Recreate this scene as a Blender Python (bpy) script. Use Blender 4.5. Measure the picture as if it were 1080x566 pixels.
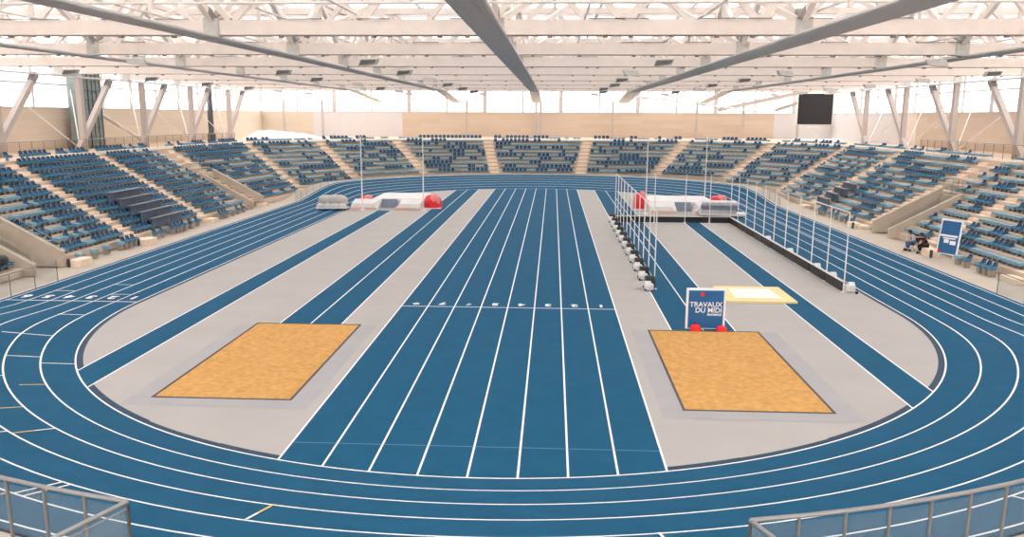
import bpy, math, random
from mathutils import Vector, Matrix
random.seed(7)
SC = bpy.context.scene
COL = SC.collection
for o in list(bpy.data.objects): bpy.data.objects.remove(o)
# ------------------------------------------------------------------ camera
FPX, CAMH, PITCH, YAW, ROLL = 849.4, 8.5745, 0.18682, 0.04977, 0.0045
fw = Vector((-math.sin(YAW)*math.cos(PITCH), math.cos(YAW)*math.cos(PITCH), -math.sin(PITCH)))
rt = Vector((math.cos(YAW), math.sin(YAW), 0)); up = rt.cross(fw)
r2 = rt*math.cos(ROLL)+up*math.sin(ROLL); u2 = -rt*math.sin(ROLL)+up*math.cos(ROLL)
cd = bpy.data.cameras.new('camera'); cam = bpy.data.objects.new('camera', cd); COL.objects.link(cam)
M = Matrix((r2, u2, -fw)).transposed().to_4x4(); M.translation = (0, 0, CAMH); cam.matrix_world = M
cd.sensor_fit = 'HORIZONTAL'; cd.sensor_width = 36; cd.lens = FPX/1080*36; cd.clip_end = 900; cd.clip_start = 0.1
SC.camera = cam
def proj(P):
    d = Vector(P)-Vector((0, 0, CAMH)); z = d.dot(fw)
    return (540+FPX*d.dot(r2)/z, 283-FPX*d.dot(u2)/z, z)
# ------------------------------------------------------------------ light
W = bpy.data.worlds.new('world'); SC.world = W; W.use_nodes = True
bg = W.node_tree.nodes['Background']; bg.inputs[0].default_value = (1.0, 0.99, 0.985, 1); bg.inputs[1].default_value = 3.2
sd = bpy.data.lights.new('sun', 'SUN'); sd.energy = 2.0; sd.angle = 0.5; sd.color = (1, .97, .92)
sun = bpy.data.objects.new('sun', sd); COL.objects.link(sun); sun.rotation_euler = (math.radians(-18), math.radians(16), 0)
SC.view_settings.view_transform = 'Standard'; SC.view_settings.look = 'None'
SC.view_settings.exposure = 0.5; SC.view_settings.gamma = 1.0; SC.view_settings.use_curve_mapping = False
# ------------------------------------------------------------------ materials
def mat(name, col, rough=.7, var=.06, scale=3.0, metal=0, bump=0, spec=.35):
    m = bpy.data.materials.new(name); m.use_nodes = True; nt = m.node_tree; b = nt.nodes['Principled BSDF']
    b.inputs['Roughness'].default_value = rough; b.inputs['Metallic'].default_value = metal
    b.inputs['Specular IOR Level'].default_value = spec
    tc = nt.nodes.new('ShaderNodeTexCoord'); nz = nt.nodes.new('ShaderNodeTexNoise')
    nz.inputs['Scale'].default_value = scale; nz.inputs['Detail'].default_value = 5
    nt.links.new(tc.outputs['Object'], nz.inputs['Vector'])
    rp = nt.nodes.new('ShaderNodeMapRange'); rp.inputs[1].default_value = .25; rp.inputs[2].default_value = .75
    rp.inputs[3].default_value = 1-var; rp.inputs[4].default_value = 1+var
    nt.links.new(nz.outputs[0], rp.inputs[0])
    mx = nt.nodes.new('ShaderNodeVectorMath'); mx.operation = 'SCALE'; mx.inputs[0].default_value = col[:3]
    nt.links.new(rp.outputs[0], mx.inputs['Scale']); nt.links.new(mx.outputs[0], b.inputs['Base Color'])
    if bump:
        bp = nt.nodes.new('ShaderNodeBump'); bp.inputs['Strength'].default_value = bump
        n2 = nt.nodes.new('ShaderNodeTexNoise'); n2.inputs['Scale'].default_value = scale*6; n2.inputs['Detail'].default_value = 4
        nt.links.new(tc.outputs['Object'], n2.inputs['Vector']); nt.links.new(n2.outputs[0], bp.inputs['Height'])
        nt.links.new(bp.outputs[0], b.inputs['Normal'])
    return m
def glassy(name, col, opac, rough=.1):
    m = bpy.data.materials.new(name); m.use_nodes = True; nt = m.node_tree; nt.nodes.clear()
    o = nt.nodes.new('ShaderNodeOutputMaterial'); a = nt.nodes.new('ShaderNodeBsdfTransparent'); d = nt.nodes.new('ShaderNodeBsdfPrincipled')
    d.inputs['Base Color'].default_value = (*col, 1); d.inputs['Roughness'].default_value = rough
    x = nt.nodes.new('ShaderNodeMixShader'); x.inputs[0].default_value = opac
    nt.links.new(a.outputs[0], x.inputs[1]); nt.links.new(d.outputs[0], x.inputs[2]); nt.links.new(x.outputs[0], o.inputs[0])
    return m
def transl(name, col, t):
    m = bpy.data.materials.new(name); m.use_nodes = True; nt = m.node_tree; nt.nodes.clear()
    o = nt.nodes.new('ShaderNodeOutputMaterial'); a = nt.nodes.new('ShaderNodeBsdfTranslucent'); d = nt.nodes.new('ShaderNodeBsdfDiffuse')
    a.inputs[0].default_value = (*col, 1); d.inputs[0].default_value = (*col, 1)
    x = nt.nodes.new('ShaderNodeMixShader'); x.inputs[0].default_value = t
    nt.links.new(d.outputs[0], x.inputs[1]); nt.links.new(a.outputs[0], x.inputs[2]); nt.links.new(x.outputs[0], o.inputs[0])
    return m
def wood(name, c1, c2, mortar, bw, bh, vert='X'):
    m = bpy.data.materials.new(name); m.use_nodes = True; nt = m.node_tree; b = nt.nodes['Principled BSDF']; b.inputs['Roughness'].default_value = .6
    tc = nt.nodes.new('ShaderNodeTexCoord'); sp = nt.nodes.new('ShaderNodeSeparateXYZ'); cb = nt.nodes.new('ShaderNodeCombineXYZ')
    ad = nt.nodes.new('ShaderNodeMath'); ad.operation = 'ADD'
    nt.links.new(tc.outputs['Object'], sp.inputs[0]); nt.links.new(sp.outputs[0], ad.inputs[0]); nt.links.new(sp.outputs[1], ad.inputs[1])
    nt.links.new(ad.outputs[0], cb.inputs[0]); nt.links.new(sp.outputs[2], cb.inputs[1])
    br = nt.nodes.new('ShaderNodeTexBrick'); nt.links.new(cb.outputs[0], br.inputs[0])
    br.inputs['Color1'].default_value = (*c1, 1); br.inputs['Color2'].default_value = (*c2, 1); br.inputs['Mortar'].default_value = (*mortar, 1)
    br.inputs['Scale'].default_value = 1; br.inputs['Brick Width'].default_value = bw; br.inputs['Row Height'].default_value = bh
    br.inputs['Mortar Size'].default_value = .012; br.inputs['Mortar Smooth'].default_value = .3
    nt.links.new(br.outputs[0], b.inputs['Base Color']); return m
BLUE = mat('track_blue', (.008, .082, .162), .85, .07, 1.3, spec=.12)
BLUE2 = mat('track_edge_navy', (.02, .05, .09), .8, .05, 2)
GREY = mat('infield_grey', (.395, .375, .36), .85, .04, .5, spec=.1)
GREYL = mat('pit_surround_grey', (.355, .35, .36), .85, .05, .8, spec=.1)
WHITE = mat('line_white', (.80, .80, .80), .6, .03, 5)
YELLOW = mat('line_yellow', (.70, .45, .12), .6, .05, 5)
SAND = mat('sand', (.53, .295, .105), .95, .20, 5.0, bump=.5, spec=.05)
SANDEDGE = mat('pit_kerb_dark', (.07, .065, .06), .8, .1, 3)
CONC = mat('concrete_beige', (.58, .47, .375), .85, .08, 1.2)
CONCW = mat('concrete_wall', (.50, .42, .34), .85, .10, 1.5)
STEP = mat('step_cream', (.78, .63, .50), .8, .08, 2)
APRON = mat('apron_beige', (.47, .41, .35), .85, .06, .8)
SEATB = mat('seat_blue', (.007, .062, .145), .45, .25, .8, spec=.3)
SEATSHEEN = mat('seat_blue_sky_sheen', (.19, .345, .44), .4, .15, 1.0, spec=.5)  # same blue plastic, paled: sky sheen put into the base colour
SEATLEG = mat('seat_bracket_grey', (.22, .21, .2), .6, .05, 4)
PINKW = mat('painted_timber_white', (.80, .71, .65), .6, .05, 1.5)
PINKD = mat('steel_end_dark', (.24, .22, .21), .5, .1, 4)
COLM = mat('column_pinkish', (.47, .405, .37), .6, .04, 1.5)
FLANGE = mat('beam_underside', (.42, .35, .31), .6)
STEELW = mat('steel_white', (.74, .70, .68), .5, .06, 2)
GIRD = mat('girder_grey', (.66, .635, .62), .6, .05, 2)
NODE = mat('node_plate_grey', (.52, .50, .47), .45, .15, 3)
MULL = mat('mullion_white', (.52, .48, .47), .5, .04, 2)
WOOD = wood('wall_wood_panels', (.54, .42, .32), (.60, .475, .37), (.50, .39, .295), 6.2, .62)
WOODP = wood('wall_pale_panels', (.58, .475, .37), (.64, .53, .42), (.53, .44, .345), 6.2, .62)
WALLW = mat('wall_white', (.62, .58, .57), .7, .03, 1)
GLAZ = glassy('clerestory_glass', (.95, .95, .97), .12)
def tint(name, col):
    m = bpy.data.materials.new(name); m.use_nodes = True; nt = m.node_tree; nt.nodes.clear()
    o = nt.nodes.new('ShaderNodeOutputMaterial'); a = nt.nodes.new('ShaderNodeBsdfTransparent'); a.inputs[0].default_value = (*col, 1)
    nt.links.new(a.outputs[0], o.inputs[0]); return m
MESHT = tint('rail_mesh_infill', (.84, .79, .75))
GLASST = tint('railing_glass_far', (.80, .84, .86))
GLASS = glassy('railing_glass', (.33, .38, .41), .20, .05)
MESHG = glassy('rail_infill', (.35, .30, .26), .30, .5)
METAL = mat('rail_metal', (.27, .265, .26), .35, .05, 6, metal=.6)
BARM = mat('bar_metal', (.16, .14, .13), .5)
BLACK = mat('black_panel', (.012, .012, .014), .5, .2, 5)
DESKP = mat('desk_panel', (.085, .12, .175), .5, .2, 3)
DARK = mat('dark_grey', (.05, .052, .06), .5, .15, 5)
RED = mat('red_cover', (.70, .02, .03), .5, .15, 2)
PLASTW = mat('white_cover', (.58, .565, .565), .45, .10, 1.2, bump=.4)
PLASTG = mat('grey_plastic_wrap', (.42, .42, .45), .3, .25, 2.5, bump=.6)
MATG = mat('mat_slate', (.16, .19, .25), .6, .15, 3)
SIGNB = mat('sign_blue', (.018, .12, .30), .45, .05, 2)
TOWER = mat('tower_grey_glass', (.19, .23, .23), .35, .2, 1.1)
YMAT = mat('mat_yellow', (.72, .60, .30), .7, .06, 2)
ROOF = transl('roof_membrane', (.90, .885, .875), .62)
SKIN = mat('skin', (.48, .27, .19), .6, .05, 8)
HAIR = mat('hair_dark', (.012, .010, .010), .6, .1, 20)
MAROON = mat('jacket_maroon', (.045, .012, .018), .8, .3, 5)
TROUS = mat('trousers_black', (.012, .012, .016), .8, .1, 8)
SHIRT = mat('shirt_pale', (.55, .52, .50), .8, .1, 8)
DENIM = mat('denim_blue', (.05, .12, .30), .8, .1, 8)
# ------------------------------------------------------------------ mesh builder
class MB:
    def __init__(s): s.v = []; s.f = []; s.m = []
    def face(s, pts, mi=0):
        n = len(s.v); s.v += [tuple(p) for p in pts]; s.f.append(list(range(n, n+len(pts)))); s.m.append(mi)
    def hexa(s, p, mi=0):   # p: 8 points bottom 4 ccw, top 4
        n = len(s.v); s.v += [tuple(q) for q in p]
        for f in ((3, 2, 1, 0), (4, 5, 6, 7), (0, 1, 5, 4), (1, 2, 6, 5), (2, 3, 7, 6), (3, 0, 4, 7)):
            s.f.append([n+i for i in f]); s.m.append(mi)
    def box(s, x0, x1, y0, y1, z0, z1, mi=0):
        s.hexa([(x0, y0, z0), (x1, y0, z0), (x1, y1, z0), (x0, y1, z0), (x0, y0, z1), (x1, y0, z1), (x1, y1, z1), (x0, y1, z1)], mi)
    def bar(s, a, b, w, h, mi=0, upv=(0, 0, 1)):
        a = Vector(a); b = Vector(b); d = (b-a).normalized(); u = Vector(upv)
        if abs(d.dot(u)) > .98: u = Vector((0, 1, 0))
        l = d.cross(u).normalized(); u = l.cross(d).normalized(); l = l*w/2; u = u*h/2
        s.hexa([a-l-u, a+l-u, a+l+u, a-l+u, b-l-u, b+l-u, b+l+u, b-l+u], mi)
    def tube(s, a, b, r, n=8, mi=0, r1=None, cap=True):
        a = Vector(a); b = Vector(b); d = (b-a).normalized(); u = Vector((0, 0, 1)) if abs(d.z) < .95 else Vector((1, 0, 0))
        l = d.cross(u).normalized(); u = l.cross(d); r1 = r if r1 is None else r1; k = len(s.v)
        for c, rr in ((a, r), (b, r1)):
            for i in range(n):
                t = 2*math.pi*i/n; s.v.append(tuple(c+(l*math.cos(t)+u*math.sin(t))*rr))
        for i in range(n): s.f.append([k+i, k+(i+1) % n, k+n+(i+1) % n, k+n+i]); s.m.append(mi)
        if cap: s.f.append([k+i for i in range(n)][::-1]); s.m.append(mi); s.f.append([k+n+i for i in range(n)]); s.m.append(mi)
    def rbox(s, x0, x1, y0, y1, z0, z1, r, mi=0):   # box with chamfered vertical corners and a chamfered top
        def ring(i, z):
            a, b, c, d = x0+i, x1-i, y0+i, y1-i; q = r
            return [(a+q, c, z), (b-q, c, z), (b, c+q, z), (b, d-q, z), (b-q, d, z), (a+q, d, z), (a, d-q, z), (a, c+q, z)]
        k = len(s.v); rs = [ring(0, z0), ring(0, z1-r*.7), ring(r*.5, z1)]
        for g in rs: s.v += g
        for j in range(2):
            for i in range(8): s.f.append([k+j*8+i, k+j*8+(i+1) % 8, k+j*8+8+(i+1) % 8, k+j*8+8+i]); s.m.append(mi)
        s.f.append([k+16+i for i in range(8)]); s.m.append(mi); s.f.append([k+i for i in range(8)][::-1]); s.m.append(mi)
    def lump(s, cx, cy, z0, rx, ry, h, seed, n=14, rings=7, mi=0, sq=.5):   # draped lump, squarish, irregular
        rnd = random.Random(seed); k = len(s.v); jit = [1+rnd.uniform(-.08, .08) for _ in range(n)]
        for j in range(rings):
            t = j/(rings-1); zz = z0+h*math.sin(t*math.pi/2)**.7; sc = math.cos(t*math.pi/2)**sq if j < rings-1 else 0.02
            for i in range(n):
                a = 2*math.pi*i/n; ca, sa = math.cos(a), math.sin(a)
                q = (abs(ca)**4+abs(sa)**4)**-.25
                s.v.append((cx+rx*ca*q*sc*jit[i], cy+ry*sa*q*sc*jit[i], zz+(rnd.uniform(-.06, .06)*h if 0 < j else 0)))
        for j in range(rings-1):
            for i in range(n): s.f.append([k+j*n+i, k+j*n+(i+1) % n, k+(j+1)*n+(i+1) % n, k+(j+1)*n+i]); s.m.append(mi)
        s.f.append([k+(rings-1)*n+i for i in range(n)]); s.m.append(mi)
    def mesh(s, name, mats, smooth=False):
        me = bpy.data.meshes.new(name); me.from_pydata(s.v, [], s.f)
        for m in (mats if isinstance(mats, (list, tuple)) else [mats]): me.materials.append(m)
        me.polygons.foreach_set('material_index', s.m)
        if smooth: me.polygons.foreach_set('use_smooth', [True]*len(s.f))
        me.update(); return me
    def build(s, name, mats, parent=None, smooth=False, loc=None):
        o = bpy.data.objects.new(name, s.mesh(name, mats, smooth)); COL.objects.link(o)
        if parent: o.parent = parent
        if loc: o.location = loc
        return o
def tag(o, label=None, cat=None, group=None, kind=None):
    if label: o['label'] = label
    if cat: o['category'] = cat
    if group: o['group'] = group
    if kind: o['kind'] = kind
    return o
def thing(name, label, cat, loc=(0, 0, 0), rz=0, group=None):
    o = bpy.data.objects.new(name, None); o.empty_display_size = .2; COL.objects.link(o); o.location = loc; o.rotation_euler = (0, 0, rz)
    return tag(o, label, cat, group)
def struct(o): o['kind'] = 'structure'; return o
def dup(r, loc, rz=0, label=None, group=None, par=None):
    c = r.copy(); COL.objects.link(c); c.parent = par
    if loc is not None: c.location = loc; c.rotation_euler = (0, 0, rz)
    if label: c['label'] = label
    if group: c['group'] = group
    for ch in list(r.children): dup(ch, None, par=c)
    return c
def text_mesh(body, size, off=0.0, ext=0.0, align='CENTER'):
    cu = bpy.data.curves.new('text', 'FONT'); cu.body = body; cu.size = size; cu.offset = off; cu.extrude = ext; cu.align_x = align; cu.align_y = 'CENTER'
    o = bpy.data.objects.new('text', cu); COL.objects.link(o)
    bpy.context.view_layer.update()
    me = bpy.data.meshes.new_from_object(o.evaluated_get(bpy.context.evaluated_depsgraph_get()))
    bpy.data.objects.remove(o); return me
ORD = ['zeroth', 'first', 'second', 'third', 'fourth', 'fifth', 'sixth', 'seventh', 'eighth', 'ninth', 'tenth', 'eleventh', 'twelfth', 'thirteenth', 'fourteenth',
       'fifteenth', 'sixteenth', 'seventeenth', 'eighteenth', 'nineteenth', 'twentieth', 'twenty-first', 'twenty-second', 'twenty-third', 'twenty-fourth', 'twenty-fifth', 'twenty-sixth', 'twenty-seventh', 'twenty-eighth', 'twenty-ninth', 'thirtieth']
# ------------------------------------------------------------------ track geometry
CX, R, YN, YF, LANE = -1.80, 17.42, 35.48, 79.79, 1.05
SLOPE = .19
def sstep(x): x = max(0, min(1, x)); return x*x*(3-2*x)
def path():
    """closed list of (cx,cy,nx,ny,bank) around the oval"""
    out = []
    for i in range(12): out.append((CX, YN+(YF-YN)*i/12, 1, 0, 0, i))
    def bank(a): d = min(a, math.pi-a)*R; return sstep(d/(R*.42))
    N = 96
    for i in range(N+1):
        a = math.pi*i/N; out.append((CX, YF, math.cos(a), math.sin(a), bank(a), 0))
    for i in range(1, 12): out.append((CX, YF-(YF-YN)*i/12, -1, 0, 0, 0))
    for i in range(N+1):
        a = math.pi*i/N; out.append((CX, YN, -math.cos(a), -math.sin(a), bank(a), 0))
    # ramp the bank a little way into the straights
    return out
PATH = path()
for side, xs in ((1, 1), (-1, -1)): pass
def bank_at(i):
    x = PATH[i]; return x[4]
m = MB(); HW = .028
br = [(-.34, 1), (-.03, 2)]
edges = [(-HW-.002, -HW, 1)]
for k in range(7):
    edges.append((k*LANE-HW, k*LANE+HW, 2))
    edges.append((k*LANE+HW, (k+1)*LANE-HW if k < 6 else 6*LANE+.24, 0))
rads = [-HW-.004]+[e[1] for e in edges]
n = len(PATH)
def tz(r, b, base=.012): return base+SLOPE*max(0, r)*b
for p in PATH:
    for r in rads: m.v.append((p[0]+p[2]*(R+r), p[1]+p[3]*(R+r), tz(r, p[4])))
    r = rads[-1]; m.v.append((p[0]+p[2]*(R+r), p[1]+p[3]*(R+r), -.05))
K = len(rads)+1
for i in range(n):
    j = (i+1) % n
    for q in range(K-1):
        m.f.append([i*K+q, i*K+q+1, j*K+q+1, j*K+q]); m.m.append(edges[q][2] if q < len(edges) else 1)
struct(m.build('floor_running_track', [BLUE, BLUE2, WHITE]))
# lane marks across the bend
def polar(k, ang, dz=.02, c=(CX, YN)):
    a = math.radians(ang); r = k*LANE; al = a % (2*math.pi)
    b = 0
    if c[1] == YN: t = math.radians(ang); d = min(abs(t), abs(math.pi-t)); b = sstep(d*R/(R*.42)) if 0 <= ang <= 180 else 0
    return Vector((c[0]+math.cos(a)*(R+r), c[1]-math.sin(a)*(R+r), tz(r, b)+dz))
def tick(mb, k0, k1, ang, w=.06, mi=0):
    a, b = polar(k0, ang), polar(k1, ang); d = (b-a).normalized(); t = Vector((-d.y, d.x, 0)).normalized()*w/2
    nseg = 3
    for i in range(nseg):
        ka, kb = k0+(k1-k0)*i/nseg, k0+(k1-k0)*(i+1)/nseg; p, q = polar(ka, ang), polar(kb, ang)
        mb.face([p-t, q-t, q+t, p+t], mi)
m = MB()
for k0, k1, a, c in ((1, 2, 171.5, 0), (1, 2.6, 159.3, 0), (1, 2, 150, 0), (0, 1, 147.6, 0), (2, 3, 142.6, 0), (1, 1.7, 139.3, 1), (2, 3, 132, 1), (3, 4, 125.6, 0), (2, 2.5, 125, 0), (2.5, 3, 125, 1), (4, 5, 119.7, 1),
                    (4, 5, 113.4, 0), (4, 5, 112.7, 0), (5, 6, 113.7, 1), (3, 3.6, 100.9, 1), (3.6, 4, 100.9, 0), (4, 5, 79.6, 0), (5, 6, 60.4, 0), (3, 4, 129, 0), (4, 5, 122, 1), (5, 6, 118, 1)):
    tick(m, k0, k1, a, mi=c)
def flat(mb, x0, x1, y0, y1, z=.034, mi=0): mb.face([(x0, y0, z), (x1, y0, z), (x1, y1, z), (x0, y1, z)], mi)
ZL = lambda r, y: .03+0*r
m.face([(CX-R-6*LANE, 35.5, ZL(6.3, 35.5)), (CX-R, 35.5, ZL(0, 35.5)), (CX-R, 35.58, ZL(0, 35.5)), (CX-R-6*LANE, 35.58, ZL(6.3, 35.5))])
for kk, yy in ((2, 39.2), (1, 37.0), (4, 37.6)): flat(m, CX-R-(kk+1)*LANE, CX-R-kk*LANE, yy, yy+.06)
for kk in range(0): flat(m, CX+R+(kk+1)*LANE, CX+R+(kk+2)*LANE, 33.0+.6*kk, 33.06+.6*kk, .05, 1)
struct(m.build('floor_lane_marks', [WHITE, YELLOW]))
# ------------------------------------------------------------------ infield, split in strips along the lanes
RI = R-.24
LW = .055
S0 = -6.847
def strips():
    L = []   # x0,x1,{region},mat
    lines = {}
    sp = [S0+1.22*i for i in range(9)]
    lj = [-11.33, -10.03, -8.73]; rj = [4.93, 6.23, 7.53]; lp = [-16.05, -14.75]; rp = [10.9, 12.2]
    cuts = [CX-RI]
    segs = []
    def add(a, b, reg, mt, y0=None, y1=None): segs.append((a, b, reg, mt, y0, y1))
    groups = [('floor_pole_vault_runway', lp, None, 73.0), ('floor_long_jump_runway', lj, 32.2, None), ('floor_sprint_track', sp, None, None), ('floor_long_jump_runway', rj, 32.2, None), ('floor_pole_vault_runway', rp, None, 71.0)]
    x = CX-RI; add(CX-(R-.029), x, 'floor_infield', 3)
    for reg, ls, y0, y1 in groups:
        a, b = ls[0]-LW/2, ls[-1]+LW/2
        add(x, a, 'floor_infield', 2, None, None)
        for i, l in enumerate(ls):
            add(l-LW/2, l+LW/2, reg, 1, y0, y1)
            if i < len(ls)-1: add(l+LW/2, ls[i+1]-LW/2, reg, 0, y0, y1)
        x = b
    add(CX+RI, CX+R-.029, 'floor_infield', 3); add(x, CX+RI, 'floor_infield', 2, None, None)
    return segs
reg = {}
def yr(x, RR=R-.029):
    d = max(0, RR*RR-(x-CX)**2)**.5; return YN-d, YF+d
for a, b, rg, mt, y0, y1 in strips():
    ns = max(1, int((b-a)/.35)) if (b-a) > .4 else 1
    if min(abs(a-(CX-R+.029)), abs(b-(CX+R-.029)), abs(a-(CX-RI)), abs(b-(CX+RI))) < .01: ns = 40
    for i in range(ns):
        t0, t1 = i/ns, (i+1)/ns
        if min(abs(a-(CX-R+.029)), abs(a-(CX-RI))) < .01: t0, t1 = t0**2, t1**2
        if min(abs(b-(CX+R-.029)), abs(b-(CX+RI))) < .01: t0, t1 = 1-(1-t0)**2, 1-(1-t1)**2
        xa, xb = a+(b-a)*t0, a+(b-a)*t1
        (na, fa), (nb, fb) = yr(xa), yr(xb)
        def put(rg, mt, p, q, p2, q2):
            mb = reg.setdefault(rg, MB()); mb.face([(xa, p, .012), (xb, q, .012), (xb, q2, .012), (xa, p2, .012)], mt)
        if rg == 'floor_infield':
            (ia, ja), (ib, jb) = yr(xa, RI), yr(xb, RI)
            put(rg, 3, na, nb, ia, ib); put(rg, mt, ia, ib, ja, jb); put(rg, 3, ja, jb, fa, fb); continue
        if y0 is None and y1 is None: put(rg, mt, na, nb, fa, fb)
        elif y0 is not None: put('floor_infield', 3, na, nb, na+.21, nb+.21); put('floor_infield', 2, na+.21, nb+.21, y0, y0); put(rg, mt, y0, y0, fa, fb)
        else: put(rg, mt, na, nb, y1, y1); put('floor_infield', 2, y1, y1, fa-.21, fb-.21); put('floor_infield', 3, fa-.21, fb-.21, fa, fb)
for k, mb in reg.items(): struct(mb.build(k, [BLUE, WHITE, GREY, BLUE2]))
m = MB(); xa, xb = S0, S0+8*1.22
for y, w in ((35.60, .07),): flat(m, xa, xb, y, y+w, .018)
struct(m.build('floor_start_line', [WHITE]))
m = MB()
for y in (70.3, 84.6, 19.9): flat(m, xa, xb, y, y+.03, .018)
struct(m.build('floor_fine_line', [mat('line_faint', (.10, .22, .33), .7)]))
for i in range(8):
    me = text_mesh(str(i+1), .62, .028); me.materials.clear(); me.materials.append(WHITE)
    o = bpy.data.objects.new('floor_lane_number', me); COL.objects.link(o); o.location = (xb-1.22*(i+.5), 36.25, .02); o.rotation_euler = (0, 0, math.pi); struct(o)
for i in range(6):
    me = text_mesh(str(i+1), .80, .035); me.materials.clear(); me.materials.append(WHITE)
    o = bpy.data.objects.new('floor_lane_number', me); COL.objects.link(o); o.location = (CX-R-(i+.5)*LANE, 36.35, ZL((i+1)*LANE, 35.9)+.01); o.rotation_euler = (0, 0, math.pi); struct(o)
m = MB(); m.box(-60, 60, -14, 130, -.4, -.06); struct(m.build('floor', APRON))
# apron ring outside the track, level with its outer edge
m = MB(); r0, r1 = R+rads[-1], R+rads[-1]
for i in range(n):
    j = (i+1) % n; P = []
    for q, rr in ((i, 0), (i, 1), (j, 1), (j, 0)):
        p = PATH[q]; ro = R+rads[-1]+.015+rr*(2.0 if p[1] == YF and p[3] > .1 else (9 if p[4] > 0 and p[1] == YN else 2.2))
        zz = tz(rads[-1], p[4])-.06
        P.append((p[0]+p[2]*ro, p[1]+p[3]*ro, zz))
    m.face(P)
struct(m.build('floor_apron', APRON))
# sand pits
def pit(x0, x1, y0, y1, label, seed):
    t = thing('sand_pit', label, 'sand pit', ((x0+x1)/2, (y0+y1)/2, 0), 0, None)
    w, d = (x1-x0)/2, (y1-y0)/2; m = MB(); e = .07
    for a in ((-w-e, w+e, -d-e, -d), (-w-e, w+e, d, d+e), (-w-e, -w, -d, d), (w, w+e, -d, d)): m.box(*a, .0, .035)
    m.build('kerb', SANDEDGE, t)
    m = MB(); rnd = random.Random(seed); nx, ny = 30, 60; ph = [rnd.uniform(0, 6) for _ in range(8)]
    for j in range(ny+1):
        for i in range(nx+1):
            x, y = -w+2*w*i/nx, -d+2*d*j/ny; ed = min(1, min(w-abs(x), d-abs(y))/.25)
            z = .022+ed*(.035+.02*math.sin(1.7*x+ph[0])*math.sin(1.3*y+ph[1])+.012*math.sin(4*x+ph[2]+.5*y)+.02*rnd.random())
            m.v.append((x, y, z))
    for j in range(ny):
        for i in range(nx): k = j*(nx+1)+i; m.f.append([k, k+1, k+nx+2, k+nx+1]); m.m.append(0)
    m.build('sand', SAND, t, smooth=True)
    s = MB(); q = .75
    for a in ((-w-q, w+q, -d-q, -d-e), (-w-q, -w-e, -d-e, d), (w+e, w+q, -d-e, d)): s.face([(a[0], a[2], .019), (a[1], a[2], .019), (a[1], a[3], .019), (a[0], a[3], .019)])
    s.build('surround', GREYL, t)
pit(-12.2, -7.95, 23.13, 32.1, 'orange sand pit at the near end of the runways left of the sprint lanes', 3)
pit(4.03, 8.36, 23.0, 32.03, 'orange sand pit behind which the blue board with red ornaments stands', 5)
# ------------------------------------------------------------------ stands
TOPZ, NR = 5.4, 12
RISE = TOPZ/NR
ST = {'L0': ((-28, 26), (-37.2, 26)), 'V1a': ((-28, 41.3), (-37.2, 41.3)), 'V1b': ((-28, 44), (-37.2, 44)), 'A1': ((-28, 53), (-37.2, 53)), 'A2': ((-28, 64.3), (-37.2, 64.3)),
      'V2a': ((-28, 73.6), (-37.2, 73.6)), 'V2b': ((-28, 76.2), (-37.2, 76.2)), 'A4': ((-26.8, 86.5), (-35.6, 92)), 'A5': ((-21.9, 93.7), (-29.7, 101.4)), 'A6': ((-14.8, 100.6), (-21.5, 109.4)),
      'A7': ((-7, 102.2), (-9, 111.2)), 'A8': ((3.2, 102.2), (4.6, 111.2)), 'A9': ((11.7, 102.2), (18, 110.7)), 'A10': ((18.7, 97.2), (28, 103.9)), 'A11': ((24.2, 90.2), (33.6, 94)),
      'A12': ((24.6, 79.5), (34, 80.5)), 'A13': ((24.6, 64.6), (34, 64.6)), 'V3b': ((24.6, 62.2), (34, 62.2)), 'V3a': ((24.6, 59.3), (34, 59.3)), 'A14': ((24.8, 54.6), (34, 54.6)),
      'A15': ((24.8, 43.6), (34, 43.6)), 'R0': ((24.8, 26), (34, 26))}
def SP(k, t, z=0):
    B, T = ST[k]; return Vector((B[0]+(T[0]-B[0])*t, B[1]+(T[1]-B[1])*t, z))
def tr(r): return (r-.5)/NR
WALLT = {}
BL = [('L0', 'V1a', 1, 'left stand before the nearest walled passage'), ('V1a', 'V1b', 6, None), ('V1b', 'A1', 1, 'left stand just beyond the nearest passage'),
      ('A1', 'A2', 1, 'left stand block with dark desks'), ('A2', 'V2a', 1, 'left stand before its far passage'), ('V2a', 'V2b', 7, None),
      ('V2b', 'A4', 1, 'left stand beyond its far passage'), ('A4', 'A5', 2, 'the far left corner block'), ('A5', 'A6', 3, 'the far corner block by the tarpaulin'),
      ('A6', 'A7', 3, 'the left end block'), ('A7', 'A8', 3, 'the middle end block'), ('A8', 'A9', 3, 'the right end block'), ('A9', 'A10', 3, 'the far right corner block'), ('A10', 'A11', 2, 'the block under the scoreboard'),
      ('A11', 'A12', 1, 'right stand beyond the desks'), ('A12', 'A13', 1, 'right stand block with dark desks'), ('A13', 'V3b', 1, None), ('V3b', 'V3a', 7, 'right stand above its passage'),
      ('V3a', 'A14', 1, 'right stand between passage and stairs'), ('A14', 'A15', 1, 'right stand behind the tall banner'), ('A15', 'R0', 1, 'right stand at the picture edge')]
def out_t(k, extra):   # parameter past the top row
    B, T = ST[k]; L = math.hypot(T[0]-B[0], T[1]-B[1]); return 1+extra/L
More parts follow.
